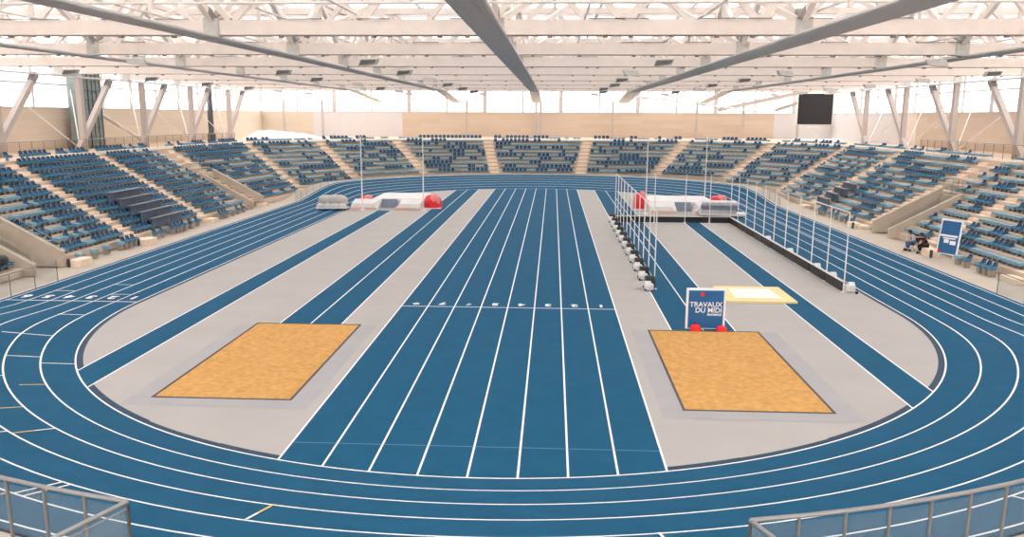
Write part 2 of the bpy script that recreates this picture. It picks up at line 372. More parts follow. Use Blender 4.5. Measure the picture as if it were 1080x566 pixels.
for a, b, rs, _ in BL:
    m = MB(); prof = [(tr(rs), 0)]
    for r in range(rs, NR+1):
        prof.append((tr(r), r*RISE)); prof.append((tr(r+1) if r < NR else None, r*RISE))
    A = []; B_ = []
    for t, z in prof:
        A.append(SP(a, t if t is not None else out_t(a, 20), z)); B_.append(SP(b, t if t is not None else out_t(b, 20), z))
    # clamp the walkway to the walls
    for L in (A, B_):
        q = L[-1]
        d = (L[-1]-L[-2])
        s = 1
        for lim, c, sg in ((-46, 0, -1), (43, 0, 1), (127, 1, 1)):
            if (q[c]-lim)*sg > 0: s = min(s, (lim-L[-2][c])/(q[c]-L[-2][c]))
        L[-1] = L[-2]+d*s
    for i in range(len(A)-1): m.face([A[i], B_[i], B_[i+1], A[i+1]], 0)
    A.append(Vector((A[-1].x, A[-1].y, 0))); B_.append(Vector((B_[-1].x, B_[-1].y, 0)))
    m.face(A, 0); m.face(B_[::-1], 0)
    struct(m.build('floor_terrace', CONC))
# steps on the aisles
for k, rs in (('A1', 1), ('A2', 1), ('V2b', 1), ('A4', 1), ('A5', 2), ('A6', 3), ('A7', 3), ('A8', 3), ('A9', 3), ('A10', 3), ('A11', 2), ('A12', 1), ('A13', 1), ('A14', 1), ('A15', 1)):
    m = MB(); B, T = ST[k]; d = Vector((T[0]-B[0], T[1]-B[1], 0)); L = d.length; d.normalize(); w = Vector((-d.y, d.x, 0))*.62
    if k in ('V2b', 'A13', 'V2a', 'V3a', 'V1b'):
        w = w.copy()
    for r in range(rs-1, NR):
        if r < rs-1: continue
        ta, tb = tr(r+1)-.36/L, tr(r+1)
        z0 = r*RISE if r >= rs else (0 if rs < 2 else RISE*(rs-1)-.3)
        zt = r*RISE+RISE/2
        for (u0, u1, zz) in ((ta, tb, zt),):
            p, q = SP(k, u0), SP(k, u1); m.hexa([*(Vector((v.x, v.y, z0)) for v in (p-w, p+w, q+w, q-w)), *(Vector((v.x, v.y, zz)) for v in (p-w, p+w, q+w, q-w))])
        # pale tread covering
        p, q = SP(k, tr(r+1)), SP(k, tr(r+2)-.36/L); zz = (r+1)*RISE
        m.hexa([*(Vector((v.x, v.y, zz-.01)) for v in (p-w, p+w, q+w, q-w)), *(Vector((v.x, v.y, zz+.015)) for v in (p-w, p+w, q+w, q-w))])
    if rs == 1:   # foot block
        p, q = SP(k, -.045), SP(k, .03); w2 = w*1.15
        m.hexa([*(Vector((v.x, v.y, -.06)) for v in (p-w2, p+w2, q+w2, q-w2)), *(Vector((v.x, v.y, .24)) for v in (p-w2, p+w2, q+w2, q-w2))])
    struct(m.build('floor_stairs', STEP))
# walled passages: side walls that climb with the rows, and the back wall
def vom(ka, kb, tb, sgn):
    far = max((ka, kb), key=lambda q: ST[q][0][1])
    for k, s in ((ka, -1), (kb, 1)):
        m = MB(); B, T = ST[k]; ph = .75 if k == far else .5
        w = Vector((0, .12, 0))
        p0, p1 = SP(k, -.02), SP(k, tb); h0 = ph+.1; h1 = tb*TOPZ+ph
        m.hexa([p0-w, p1-w, p1+w, p0+w, p0-w+Vector((0, 0, h0)), p1-w+Vector((0, 0, h1)), p1+w+Vector((0, 0, h1)), p0+w+Vector((0, 0, h0))])
        m.hexa([p0-w*1.4+Vector((0, 0, h0)), p1-w*1.4+Vector((0, 0, h1)), p1+w*1.4+Vector((0, 0, h1)), p0+w*1.4+Vector((0, 0, h0)), p0-w*1.4+Vector((0, 0, h0+.06)), p1-w*1.4+Vector((0, 0, h1+.06)), p1+w*1.4+Vector((0, 0, h1+.06)), p0+w*1.4+Vector((0, 0, h0+.06))])
        struct(m.build('wall_passage', CONCW))
    # back wall with doorway
    a, b = SP(ka, tb), SP(kb, tb); ylo, yhi = min(a.y, b.y), max(a.y, b.y); x = a.x; zt = tb*TOPZ+.3
    m = MB(); xo = x+.15*(1 if x > 0 else -1)*-1
    x0, x1 = min(x, xo), max(x, xo)
    m.box(x0, x1, ylo, ylo+.5, 0, zt); m.box(x0, x1, yhi-.5, yhi, 0, zt); m.box(x0, x1, ylo+.5, yhi-.5, 2.1, zt)
    struct(m.build('wall_passage_back', CONCW))
    m = MB(); m.box(x0+.03, x1-.03, ylo+.5, yhi-.5, 0, 2.1); struct(m.build('door_shade', DARK))  # dark slab standing in for the unlit interior behind the doorway
vom('V1a', 'V1b', .42, 1); vom('V2a', 'V2b', .5, 1); vom('V3a', 'V3b', .5, 1)
# ------------------------------------------------------------------ railings
def fence(pts, h, label, name='glass_railing', cat='railing', infill=None, post_every=1.6, group=None, r=.028, mid=False, bars=None):
    t = thing(name, label, cat, pts[0], 0, group); P = [Vector(p)-Vector(pts[0]) for p in pts]
    m = MB(); up_ = Vector((0, 0, h))
    for a, b in zip(P, P[1:]): m.tube(a+up_, b+up_, r*1.25, 8)
    m.build('handrail', METAL, t)
    segs = []
    for a, b in zip(P, P[1:]):
        L = (b-a).length; k = max(1, round(L/post_every))
        for i in range(k): segs.append((a.lerp(b, i/k), a.lerp(b, (i+1)/k)))
    pm = MB(); pm.tube((0, 0, -.04), (0, 0, h), r, 8)
    pme = pm.mesh('post', METAL)
    for i, q in enumerate([s[0] for s in segs]+[segs[-1][1]]):
        o = bpy.data.objects.new('post', pme); COL.objects.link(o); o.parent = t; o.location = q
    m = MB()
    for a, b in segs:
        if bars:
            L = (b-a).length; k = max(2, int(L/bars))
            for i in range(1, k): q = a.lerp(b, i/k); m.bar(q+Vector((0, 0, .08)), q+Vector((0, 0, h-.03)), .022, .022)
            m.bar(a+Vector((0, 0, .1)), b+Vector((0, 0, .1)), .03, .03)
        else:
            d = (b-a); e = d.normalized()*.05; m.face([a+e+Vector((0, 0, .1)), b-e+Vector((0, 0, .1)), b-e+Vector((0, 0, h-.09)), a+e+Vector((0, 0, h-.09))])
    m.build('balusters' if bars else 'glass_panel', BARM if bars else (infill or (GLASS if r > .03 else GLASST)), t)
    if mid:
        m = MB()
        for a, b in segs: m.tube(a+Vector((0, 0, h-.12)), b+Vector((0, 0, h-.12)), .012, 6); m.tube(a+Vector((0, 0, h*.45)), b+Vector((0, 0, h*.45)), .010, 6)
        m.build('lower_rail', METAL, t)
    return t
def arc(r, a0, a1, k, z, c=(CX, YN), s=-1):
    return [(c[0]+r*math.sin(math.radians(a0+(a1-a0)*i/k)), c[1]+s*r*math.cos(math.radians(a0+(a1-a0)*i/k)), z) for i in range(k+1)]
ze = tz(rads[-1], 1)-.06
fence(arc(24.05, -48, -12.3, 17, ze), 1.12, 'grey railing with glass panels at the near left corner of the track', r=.031)
fence([(CX+24.05*math.sin(math.radians(-12.3)), YN-24.05*math.cos(math.radians(12.3)), ze), (-7.5, 10.6, ze), (-8.6, 8.4, ze)], 1.12, 'grey railing running towards the viewer from the corner post, near left', r=.031, mid=True)
fence(arc(24.05, 12.0, 52, 20, ze), 1.12, 'grey railing with glass panels at the near right edge of the track', r=.031)
fence([(CX+24.05*math.sin(math.radians(12.0)), YN-24.05*math.cos(math.radians(12.0)), ze), (3.75, 10.6, ze), (4.9, 8.4, ze)], 1.12, 'grey railing return at the left end of the near right railing', r=.031)
fence([(-25.95, 31, -.06), (-25.95, 40.3, -.06)], 1.1, 'glass railing between the left straight and the nearest walled passage', post_every=1.9, r=.025)
fence([(22.25, 31, -.06), (22.25, 40.5, -.06)], 1.1, 'glass railing beside the right straight near the right picture edge', post_every=2.2, r=.025)
def far_z(a): return tz(rads[-1], sstep(math.radians(a)/.42))-.06
def fararc(s, a0, a1, k):
    out = []
    for i in range(k+1):
        a = a0+(a1-a0)*i/k; out.append((CX+s*24.15*math.cos(math.radians(a)), YF+24.15*math.sin(math.radians(a)), far_z(min(a, 180-a))))
    return out
fence(fararc(-1, 1, 66, 18), .95, 'low glass railing round the far left bend below the seats', post_every=1.4, r=.02)
fence(fararc(1, 1, 66, 18), .95, 'low glass railing round the far right bend below the seats', post_every=1.4, r=.02)
def toppt(k, ex): v = SP(k, out_t(k, ex)); v.z = TOPZ; return tuple(v)
fence([toppt('L0', 1.5), toppt('A1', 1.5), toppt('A2', 1.5), toppt('V2b', 1.5), toppt('A4', 1.5)], 1.15, 'long thin-posted railing behind the top row of the left stand', 'mesh_railing', infill=MESHT, post_every=1.4, r=.03)
fence([toppt('A12', 1.5), toppt('A13', 1.5), toppt('A14', 1.5), toppt('A15', 1.5)], 1.15, 'long thin-posted railing behind the top row of the right stand', 'mesh_railing', infill=MESHT, post_every=1.4, r=.03)
def vomrail(ka, kb, tb, label):
    z = tb*TOPZ+.2; a, b = SP(ka, tb), SP(kb, tb); c, d = SP(ka, tb+.12), SP(kb, tb+.12)
    fence([(c.x, c.y, z+.1), (a.x, a.y, z+.3), (b.x, b.y, z+.3), (d.x, d.y, z+.1)], 1.0, label, post_every=1.3, r=.022)
vomrail('V2a', 'V2b', .5, 'glass railing around the head of the far left walled passage')
vomrail('V3a', 'V3b', .5, 'glass railing around the head of the right walled passage')
def sloperail(k, t0, t1, h0, off, label):
    a, b = SP(k, t0), SP(k, t1); fence([(a.x, a.y+off, t0*TOPZ+h0), (b.x, b.y+off, t1*TOPZ+h0)], .55, label, 'sloping_handrail', 'handrail', post_every=2.0, r=.02)
sloperail('V1b', 0, .42, .81, 0, 'sloping rail on the far wall of the nearest left passage')
sloperail('V1a', 0, .42, .6, 0, 'sloping rail on the near wall of the nearest left passage')
sloperail('V3a', 0, .5, .56, 0, 'sloping rail on the near wall of the right passage')
# ------------------------------------------------------------------ seats
def shell(up_):
    """back and pan in local space: x along the row, +y away from the field"""
    b = MB(); p = MB()
    if up_:
        w = .21; ys = [(.13, .10), (.17, .19), (.20, .27), (.225, .36), (.225, .42)]; ws = [.19, .21, .21, .19, .12]
        k = 0; b.v = []
        for (y, z), ww in zip(ys, ws):
            for x, dy in ((-ww, -.05), (-ww*.5, 0), (ww*.5, 0), (ww, -.05)): b.v.append((x, y+dy, z*.9+.24))
        nn = len(b.v)
        b.v += [(x, y+.035, z) for x, y, z in b.v]
        for i in range(len(ys)-1):
            for j in range(3): q = i*4+j; b.f.append([q, q+1, q+5, q+4]); b.f.append([nn+q+4, nn+q+5, nn+q+1, nn+q]); b.m += [0, 0]
        rim = [0, 1, 2, 3]+[3+4*i for i in range(1, 5)]+[18, 17, 16]+[4*i for i in range(3, 0, -1)]
        for i in range(len(rim)): a, c = rim[i], rim[(i+1) % len(rim)]; b.f.append([c, a, nn+a, nn+c]); b.m.append(0)
        for i, (x0, x1, z) in enumerate(((-.21, -.13, .45), (-.13, .13, .425), (.13, .21, .45))):
            pass
        p.hexa([(-.23, -.18, .20), (.23, -.18, .20), (.20, .14, .22), (-.20, .14, .22), (-.235, -.21, .33), (.235, -.21, .33), (.22, .15, .32), (-.22, .15, .32)])
        for sx in (-1, 1):
            xs = sorted((sx*.235, sx*.20)); p.hexa([(xs[0], -.18, .31), (xs[1], -.18, .31), (xs[1], .15, .31), (xs[0], .15, .31), (xs[0], -.19, .36), (xs[1], -.19, .36), (xs[1], .15, .41), (xs[0], .15, .41)])
    else:
        p.hexa([(-.25, -.18, .18), (.25, -.18, .18), (.22, .16, .20), (-.22, .16, .20), (-.25, -.21, .33), (.25, -.21, .33), (.22, .17, .32), (-.22, .17, .32)])
        b.hexa([(-.20, -.19, .332), (.20, -.19, .332), (.19, .17, .325), (-.19, .17, .325), (-.16, -.20, .37), (.16, -.20, .37), (.21, .19, .39), (-.21, .19, .39)])
    return b, p
def bracket():
    m = MB(); m.box(-.03, .03, -.02, .14, 0, .22); m.box(-.07, .07, -.06, .16, 0, .02); return m
seat_proto = {}
BRK = bracket().mesh('bracket', SEATLEG)
PED = MB(); PED.box(-.17, .17, -.12, .14, -.16, .22); PED = PED.mesh('pedestal', mat('pedestal_concrete', (.30, .25, .21), .8))
for u in (True, False):
    b, p = shell(u); seat_proto[u] = (b, p, b.mesh('backrest', SEATB if u else SEATSHEEN), p.mesh('seat_pan', SEATSHEEN if not u else mat('seat_blue_lit_pan', (.06, .20, .32), .45, .2, 1.0)))  # upright pans: same plastic, brightness of upward faces put into the colour
def new_seat(u, loc, rz, label, group, ped=False, cat='seat'):
    t = thing('pedestal_seat' if ped else 'stadium_seat', label, cat, loc, rz, group)
    _, _, bm_, pm_ = seat_proto[u]
    for nm, me in (('backrest', bm_), ('seat_pan', pm_), ('pedestal' if ped else 'bracket', PED if ped else BRK)):
        o = bpy.data.objects.new(nm, me); COL.objects.link(o); o.parent = t
    return t
SEATS = []
PITCH_S = .54
PRESS = {('A1', 'A2'): (range(1, 6), .26, .68), ('A12', 'A13'): (range(1, 5), .10, .33)}
rnd = random.Random(11)
edge_w = lambda k: .70 if k.startswith('A') or k == 'V2b' else .35
for a, b, rs, desc in BL:
    if desc is None: continue
    for r in range(rs, NR+1):
        t = tr(r)+.64/NR if r < NR else tr(r)+.4/NR
        if r == NR: t = 1+.03
        pa, pb = SP(a, t, r*RISE), SP(b, t, r*RISE); L = (pb-pa).length; d = (pb-pa).normalized()
        ea, eb = edge_w(a), edge_w(b); cnt = int((L-ea-eb)/PITCH_S)
        if cnt < 2: continue
        ctr = SP(a, .5).lerp(SP(b, .5), .5); inward = Vector((CX, max(35, min(80, ctr.y)), 0))-ctr
        nrm = Vector((-d.y, d.x, 0)); nrm = nrm if nrm.dot(inward) < 0 else -nrm   # away from field
        rz = math.atan2(nrm.y, nrm.x)-math.pi/2
        flip = 1
        s0 = ea+((L-ea-eb)-cnt*PITCH_S)/2+PITCH_S/2; st = rnd.random() < .5
        pu = .97 if (a == 'A1' or a == 'A2') else (.62 if ctr.x < -25 and ctr.y < 90 else .42)
        for i in range(cnt):
            if rnd.random() < .55: st = rnd.random() < pu
            if a == 'V1b': st = rnd.random() < (.98 if i > cnt*.62 else .45)
            if a == 'A1': st = True
            if a == 'A2': st = rnd.random() < (1.0 if i < cnt*.45 else .5)
            if r == NR and (rnd.random() < .1 or (i//14) % 3 == 2): continue
            pos = pa+d*(s0+i*PITCH_S)
            x, y, z = proj(pos+Vector((0, 0, .5)))
            if z < 1 or x < -220 or x > 1300 or y > 575: continue
            inside = -6 < x < 1086
            SEATS.append((z+(0 if inside else 1000), st, pos, rz, desc, r, i+1, cnt, a))
SEATS.sort(key=lambda s: s[0])
stuff = {0: MB(), 1: MB(), 2: MB()}
seen = {}
for idx, (z, st, pos, rz, desc, r, i, cnt, a) in enumerate(SEATS):
    if idx < 300:
        rowname = ORD[r] if r < NR else 'top'
        j = i if pos.x > 0 else i
        lab = f"{'blue upright seat' if st else 'pale folded seat'}, {ORD[j]} in {rowname} row, {desc}"
        new_seat(st, pos, rz, lab, 'tip-up seats on the stands')
    else:
        b, p, _, _ = seat_proto[st]; R3 = Matrix.Rotation(rz, 3, 'Z')
        for src, mi in ((b, 0 if st else 1), (p, 2 if st else 1)):
            k = len(stuff[mi].v)
            stuff[mi].v += [tuple(R3 @ Vector(v)+pos) for v in src.v]; stuff[mi].f += [[k+q for q in f] for f in src.f]; stuff[mi].m += [0]*len(src.f)
al = MB()
for mi in (0, 1, 2):
    k = len(al.v); al.v += stuff[mi].v; al.f += [[k+q for q in f] for f in stuff[mi].f]; al.m += [mi]*len(stuff[mi].f)
o = al.build('stadium_seats', [SEATB, SEATSHEEN, seat_proto[True][3].materials[0]]); tag(o, 'rows of blue seats filling the farther stands around the hall', 'seats', None, 'stuff')
print('SEATS', len(SEATS))
# seats on pedestals along the foot of the side stands
PEDL = [(46.2, 0, 'first'), (47.6, 0, 'second'), (49.0, 0, 'third'), (50.6, 0, 'fourth'), (51.2, 1, 'fifth'), (51.8, 1, 'sixth')]
ki = 0
for y, u in ((45.4, 0), (46.9, 0), (48.3, 0), (49.9, 0), (50.5, 1), (51.1, 1), (51.7, 1), (54.6, 1), (55.6, 1), (57.2, 1), (57.8, 1), (58.4, 1), (59.0, 1), (60.2, 1), (61.4, 1), (65.9, 1), (66.5, 1), (67.1, 1), (68.4, 0), (69.6, 1), (70.8, 1)):
    ki += 1; new_seat(bool(u), (-27.75, y, .15), math.pi/2, f'{"blue" if u else "pale blue folded"} seat on a concrete pedestal, {ORD[ki]} beyond the nearest passage, left stand foot', 'seats on pedestals', True, 'seat')
ki = 0
for y, u in ((45.0, 1), (45.6, 1), (46.2, 1), (47.7, 1), (48.7, 0), (66.2, 1), (67.5, 1), (68.7, 0), (70, 1), (71.2, 1), (73, 1), (73.6, 1), (74.2, 1)):
    ki += 1; new_seat(bool(u), (24.3, y, .15), -math.pi/2, f'{"blue" if u else "pale blue folded"} seat on a concrete pedestal, {ORD[ki]} along the right stand foot counting away', 'seats on pedestals', True, 'seat')
# press desks
ki = 0
for (a, b), (rows, u0, u1) in PRESS.items():
    for r in rows:
        t = tr(r)+.30/NR; pa, pb = SP(a, t, r*RISE), SP(b, t, r*RISE); p, q = pa.lerp(pb, u0), pa.lerp(pb, u1)
        o = thing('press_desk', f"dark desk panel before the {ORD[r]} row of the {'left' if a=='A1' else 'right'} stand", 'desk', tuple((p+q)/2), math.atan2((q-p).y, (q-p).x), 'press desks')
        L = (q-p).length/2; m = MB(); m.box(-L, L, -.02, .02, .12, .80); m.build('front_panel', DESKP, o)
        m = MB(); m.box(-L, L, -.22, .24, .80, .83); m.build('desktop', mat('desktop_grey', (.16, .16, .18), .5) if 'desktop_grey' not in bpy.data.materials else bpy.data.materials['desktop_grey'], o)
        for s in (-1, 0, 1): m = MB(); m.box(s*(L-.1)-.03, s*(L-.1)+.03, -.05, .05, 0, .80); m.build('leg', SEATLEG, o)
# ------------------------------------------------------------------ walls
WZ = 9.1
XL, XR, YW = -45.6, 42.0, 126.0
def wall(name, x0, x1, y0, y1, mt, z0=5.3, z1=WZ): m = MB(); m.box(x0, x1, y0, y1, z0, z1); return struct(m.build(name, mt))
wall('wall_left', XL-.3, XL, -14, YW, WOODP)
wall('wall_back', XL, -37.4, YW, YW+.3, WOODP)
wall('wall_back', -37.4, -23.4, YW, YW+.3, WALLW)
wall('wall_back', -23.4, 33.4, YW, YW+.3, WOOD)
wall('wall_back', 33.4, XR, YW, YW+.3, WALLW)
wall('wall_right', XR, XR+.3, 101.0, YW, WALLW)
wall('wall_right', XR, XR+.3, 97, 101.0, mat('wall_cream', (.72, .62, .54), .7, .04, 1))
wall('wall_right', XR, XR+.3, -14, 97, WOOD)
wall('wall_left', XL-.3, XL, -14, 26, WOODP, 0, 5.3); wall('wall_right', XR, XR+.3, -14, 26, WOOD, 0, 5.3)
wall('wall_front', XL, XR, -14.3, -14, CONC, -.1, 9.1)
# lower lighter panels on back wall
# clerestory
ZT = 15.9
def glz(idx, a, b):
    a = Vector(a); b = Vector(b); d = b-a; L = d.length; d.normalize(); nrm = Vector((-d.y, d.x, 0))
    m = MB(); m.bar(a+Vector((0, 0, (WZ+ZT)/2)), b+Vector((0, 0, (WZ+ZT)/2)), .03, ZT-WZ)
    g = m.build(f'window_{idx}', GLAZ); struct(g)
    k = int(L/5.6); m = MB()
    for i in range(k+1):
        q = a.lerp(b, i/k); w = .26 if i % 2 else .62; m.bar(q-d*w/2+Vector((0, 0, (WZ+ZT)/2)), q+d*w/2+Vector((0, 0, (WZ+ZT)/2)), .18, ZT-WZ)
    m.bar(a+Vector((0, 0, 11.25)), b+Vector((0, 0, 11.25)), .14, .16); m.bar(a+Vector((0, 0, WZ+.05)), b+Vector((0, 0, WZ+.05)), .4, .1)
    m.build('window_frame', MULL, g)
glz(1, (XL-.15, -14, 0), (XL-.15, YW+.15, 0)); glz(2, (XL-.15, YW+.15, 0), (XR+.15, YW+.15, 0)); glz(3, (XR+.15, YW+.15, 0), (XR+.15, -14, 0))
# ------------------------------------------------------------------ roof
m = MB(); m.box(XL-2, XR+2, -16, YW+2, ZT, ZT+.12); struct(m.build('ceiling', ROOF))
BY = [34.2+10.65*k for k in range(-3, 8)]
ZB, ZC = 11.84, 15.2
GX = [(-40.6, 1), (-25.4, 0), (-14.2, 0), (-2.38, 0), (9.95, 0), (21.3, 0), (36.4, 1)]
rnd = random.Random(3)
for k, y in enumerate(BY):
    if 20 < y < 30: continue
    m = MB(); m.box(-41.2, 37.0, y-.25, y+.25, ZB, ZB+.58); o = struct(m.build('ceiling_beam', PINKW))
    m = MB(); m.box(-41.2, 37.0, y-.18, y+.18, ZC, ZC+.4); m.build('top_chord', PINKW, o)
    m = MB(); x = -40.4; up1 = True
    while x < 36:
        x2 = x+2.7
        m.bar((x, y, ZB+.5 if up1 else ZC+.1), (x2, y, ZC+.1 if up1 else ZB+.5), .2, .26); x = x2; up1 = not up1
    m.build('truss_web', PINKW, o)
    m = MB(); d = MB()
    for gx, e in GX:
        m.box(gx-.33, gx+.33, y-.30, y+.30, ZB-.05, ZB+.66)
    for i in range(34):
        x = -39+i*2.25+rnd.uniform(-.9, .9); d.box(x-.09, x+.09, y-.22, y-.05, ZB-.12, ZB-.0)
        if rnd.random() < .45: d.box(x-.7, x+.7, y-.30, y-.26, ZB+.60, ZB+.64)
    m.build('node_plate', NODE, o); d.build('clip', PINKD, o)
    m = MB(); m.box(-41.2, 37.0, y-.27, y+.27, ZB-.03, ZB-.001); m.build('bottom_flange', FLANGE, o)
# longitudinal frames over each girder
for gx, e in GX:
    m = MB()
    for a, b in zip(BY, BY[1:]):
        mid = (a+b)/2; m.bar((gx, a, ZB+.5), (gx, mid, ZC+.1), .24, .3); m.bar((gx, mid, ZC+.1), (gx, b, ZB+.5), .24, .3)
        m.bar((gx, mid, ZB+.4), (gx, mid, ZC+.1), .16, .16)
        if not e: m.bar((gx, a, ZB+.5), (gx+3.6, mid, ZC+.1), .2, .24); m.bar((gx, a, ZB+.5), (gx-3.6, mid, ZC+.1), .2, .24)
    m.box(gx-.12, gx+.12, BY[0], BY[-1], ZC, ZC+.3)
    o = struct(m.build('ceiling_brace', PINKW))
    d = MB()
    for a in BY: d.bar((gx, a, ZB+.55), (gx, a+.7, ZB+.95), .27, .33); d.bar((gx, a, ZB+.55), (gx, a-.7, ZB+.95), .27, .33)
    d.build('brace_shoe', PINKD, o)
m = MB()
for i in range(26): x = -39+i*3.0; m.box(x-.07, x+.07, -12, YW, ZC+.42, ZC+.62)
for y in BY[2:]:
    for q in range(1, 4): m.box(-41, 37, y+q*2.66-.05, y+q*2.66+.05, ZC+.45, ZC+.6)
struct(m.build('ceiling_purlin', STEELW))
# thin pipes and cable trays hung between the beams
m = MB()
for i in range(16):
    x = -37+i*4.8; y = -5
    m.tube((x, 5, ZB+.85+.25*(i % 3)), (x+rnd.uniform(-.4, .4), 110, ZB+.85+.25*(i % 3)), .05, 6)
for y in BY[2:-1]:
    for q in (.3, .55, .8): m.tube((-40, y+q*10.65, ZB+.6+.5*q), (36, y+q*10.65, ZB+.6+.5*q), .06, 6)
struct(m.build('ceiling_pipe', STEELW))
# grey girders, ribbed underside
for gx, w in ((-25.9, .9), (-14.5, 1.1), (-2.5, 1.18), (10.2, 1.5), (21.9, 1.15)):
    m = MB(); ye = 106.0; nrib = 14
    for i in range(nrib):
        a, b = gx-w/2+w*i/nrib, gx-w/2+w*(i+1)/nrib; c = (a+b)/2
        m.hexa([(a, -10, 11.74), (c+.01, -10, 11.70), (c+.01, ye, 11.70), (a, ye, 11.74), (a, -10, 11.80), (c+.01, -10, 11.80), (c+.01, ye, 11.80), (a, ye, 11.80)])
        m.hexa([(c, -10, 11.70), (b, -10, 11.74), (b, ye, 11.74), (c, ye, 11.70), (c, -10, 11.80), (b, -10, 11.80), (b, ye, 11.80), (c, ye, 11.80)])
    o = struct(m.build('ceiling_girder', GIRD))
    m = MB(); m.bar((gx, ye-.1, 11.74), (gx, 122.5, 10.55), w*1.15, .1); m.build('girder_toe', GIRD, o)
# side girders with their raking struts and posts
for gx, ys, s in ((-40.6, [41.2, 51.9, 62.8, 73.6, 84.3, 95.1, 105.8], -1), (36.4, [49.2, 60, 70.8, 81.5, 92, 102.6], 1)):
    m = MB(); m.box(gx-.28, gx+.28, -10, 112, 11.62, 11.74); struct(m.build('ceiling_girder', GIRD))
    for y in ys:
        m = MB(); m.bar((gx, y, 11.6), (gx, y-6.1, 5.3), .42, .44); o = struct(m.build('column_raking', COLM))
        m = MB(); m.bar((gx, y+.02, 11.65), (gx, y-.6, 11.05), .45, .47); m.build('column_shoe', PINKD, o)
        m = MB(); m.box(gx-.22, gx+.22, y-5.2, y-4.7, 5.3, 11.6); struct(m.build('column', COLM))
        m = MB(); m.tube((XL+.6 if s < 0 else XR-.6, y-9.5, 11.4), (gx+s*.6, y-4.2, 5.4), .05, 6); m.tube((XL+.6 if s < 0 else XR-.6, y+1, 11.4), (gx+s*.6, y-4.6, 5.4), .05, 6); struct(m.build('column_tie', STEELW))
for px in (-41.5, -35.5, -13.2, -2.62, -1.95, 8.95, 21.5, 28.4, 36.5):
    m = MB(); m.box(px-.17, px+.17, 124.3, 124.6, 5.3, 10.9); struct(m.build('column', COLM))
m = MB(); m.bar((24.5, 124, 9.6), (37, 121, 12.4), .5, .55); m.bar((33, 124, 9.6), (40, 118, 12.4), .4, .45); struct(m.build('column_raking', COLM))
m = MB(); m.tube((10, 118, 11.6), (31, 123, 9.3), .12, 8); m.tube((12.5, 118, 11.2), (13.3, 124, 9.2), .1, 8); struct(m.build('column_tie', GIRD))
# stair tower and duct behind the left posts
m = MB(); m.box(-44.9, -43.4, 74.0, 76.8, 5.4, 12.6); o = struct(m.build('wall_tower', TOWER))
m = MB()
for i in range(5): y = 74.0+i*.7; m.box(-43.4, -43.33, y-.04, y+.04, 5.4, 12.6)
for i in range(9): m.box(-43.4, -43.31, 74.0, 76.8, 5.6+i*.85, 5.66+i*.85)
m.build('tower_rib', mat('tower_rib', (.10, .12, .12), .5), o)
m = MB(); m.bar((-44.6, 76.8, 9.3), (-42.6, 84, 5.5), .5, .2); o = struct(m.build('trim_1', PINKW))
m = MB(); m.tube((-43.5, 102, 5.4), (-43.5, 102, 12.2), .35, 12); m.tube((-43.5, 102, 5.4), (-43.5, 102, 6.3), .5, 12); t = m.build('vent_pipe', mat('pipe_dark', (.12, .13, .15), .3, .1, 3, metal=.7)); tag(t, 'dark vertical metal pipe rising behind the left stand', 'pipe')
# ------------------------------------------------------------------ floodlights under the beams
fl = thing('floodlight', 'x', 'lamp')
m = MB(); m.hexa([(-.55, -.2, -.42), (.42, -.2, -.30), (.42, .25, -.30), (-.55, .25, -.42), (-.42, -.16, -.05), (.55, -.16, -.02), (.55, .2, -.02), (-.42, .2, -.05)]); hs = m.build('housing', NODE, fl)
m = MB(); m.hexa([(-.50, -.215, -.38), (.38, -.215, -.27), (.38, -.20, -.27), (-.50, -.20, -.38), (-.38, -.175, -.09), (.50, -.175, -.06), (.50, -.16, -.06), (-.38, -.16, -.09)]); m.build('lens', mat('lamp_lens', (.10, .10, .10), .15), hs)
m = MB(); m.bar((-.2, 0, -.05), (-.2, 0, .19), .05, .05); m.bar((.2, 0, -.05), (.2, 0, .19), .05, .05); m.box(-.24, .24, -.03, .03, .15, .19); m.build('bracket', STEELW, fl)
cols = [(-33.0, 'outer left'), (-18.8, 'mid left'), (-9.6, 'inner left'), (5.4, 'inner right'), (14.8, 'mid right'), (28.5, 'outer right')]
first = True
for k, y in enumerate(BY[4:]):
    for j, (x, nm) in enumerate(cols):
        if k == 0: x += (-4.5 if x < -15 else 5.5 if x > 10 else 0)
        pos = (x+rnd.uniform(-.5, .5), y-.1, ZB-.22); px, py, pz = proj(pos)
        if not (0 < px < 1080 and py > 0): continue
        lab = f'grey floodlight hanging under the {ORD[k+2]} white roof beam, {nm} line'
        rz = rnd.choice([0, math.pi])+rnd.uniform(-.3, .3)
        if first: fl.location = pos; fl.rotation_euler = (0, 0, rz); fl['label'] = lab; fl['group'] = 'roof floodlights'; first = False
        else: dup(fl, pos, rz, lab, 'roof floodlights')
# ------------------------------------------------------------------ scoreboard
t = thing('scoreboard', 'large black screen hung high at the back right corner', 'screen', (36.9, 118, 9.75), math.radians(-10))
m = MB(); m.box(-2.4, 2.4, -.06, .3, -2.2, 2.2); m.build('casing', mat('casing_white', (.7, .68, .68), .5), t)
m = MB(); m.box(-2.3, 2.3, -.12, -.055, -2.12, 2.12); m.build('display', mat('display_black', (.018, .017, .018), .35, .15, 3), t)
m = MB(); m.box(-.9, .9, 0, .6, -2.55, -2.2); m.box(-.06, .06, .2, .4, 2.2, 4.2); m.box(-1.6, -1.5, .2, .32, 2.2, 6.1); m.box(1.5, 1.6, .2, .32, 2.2, 6.1); m.build('mount', STEELW, t)
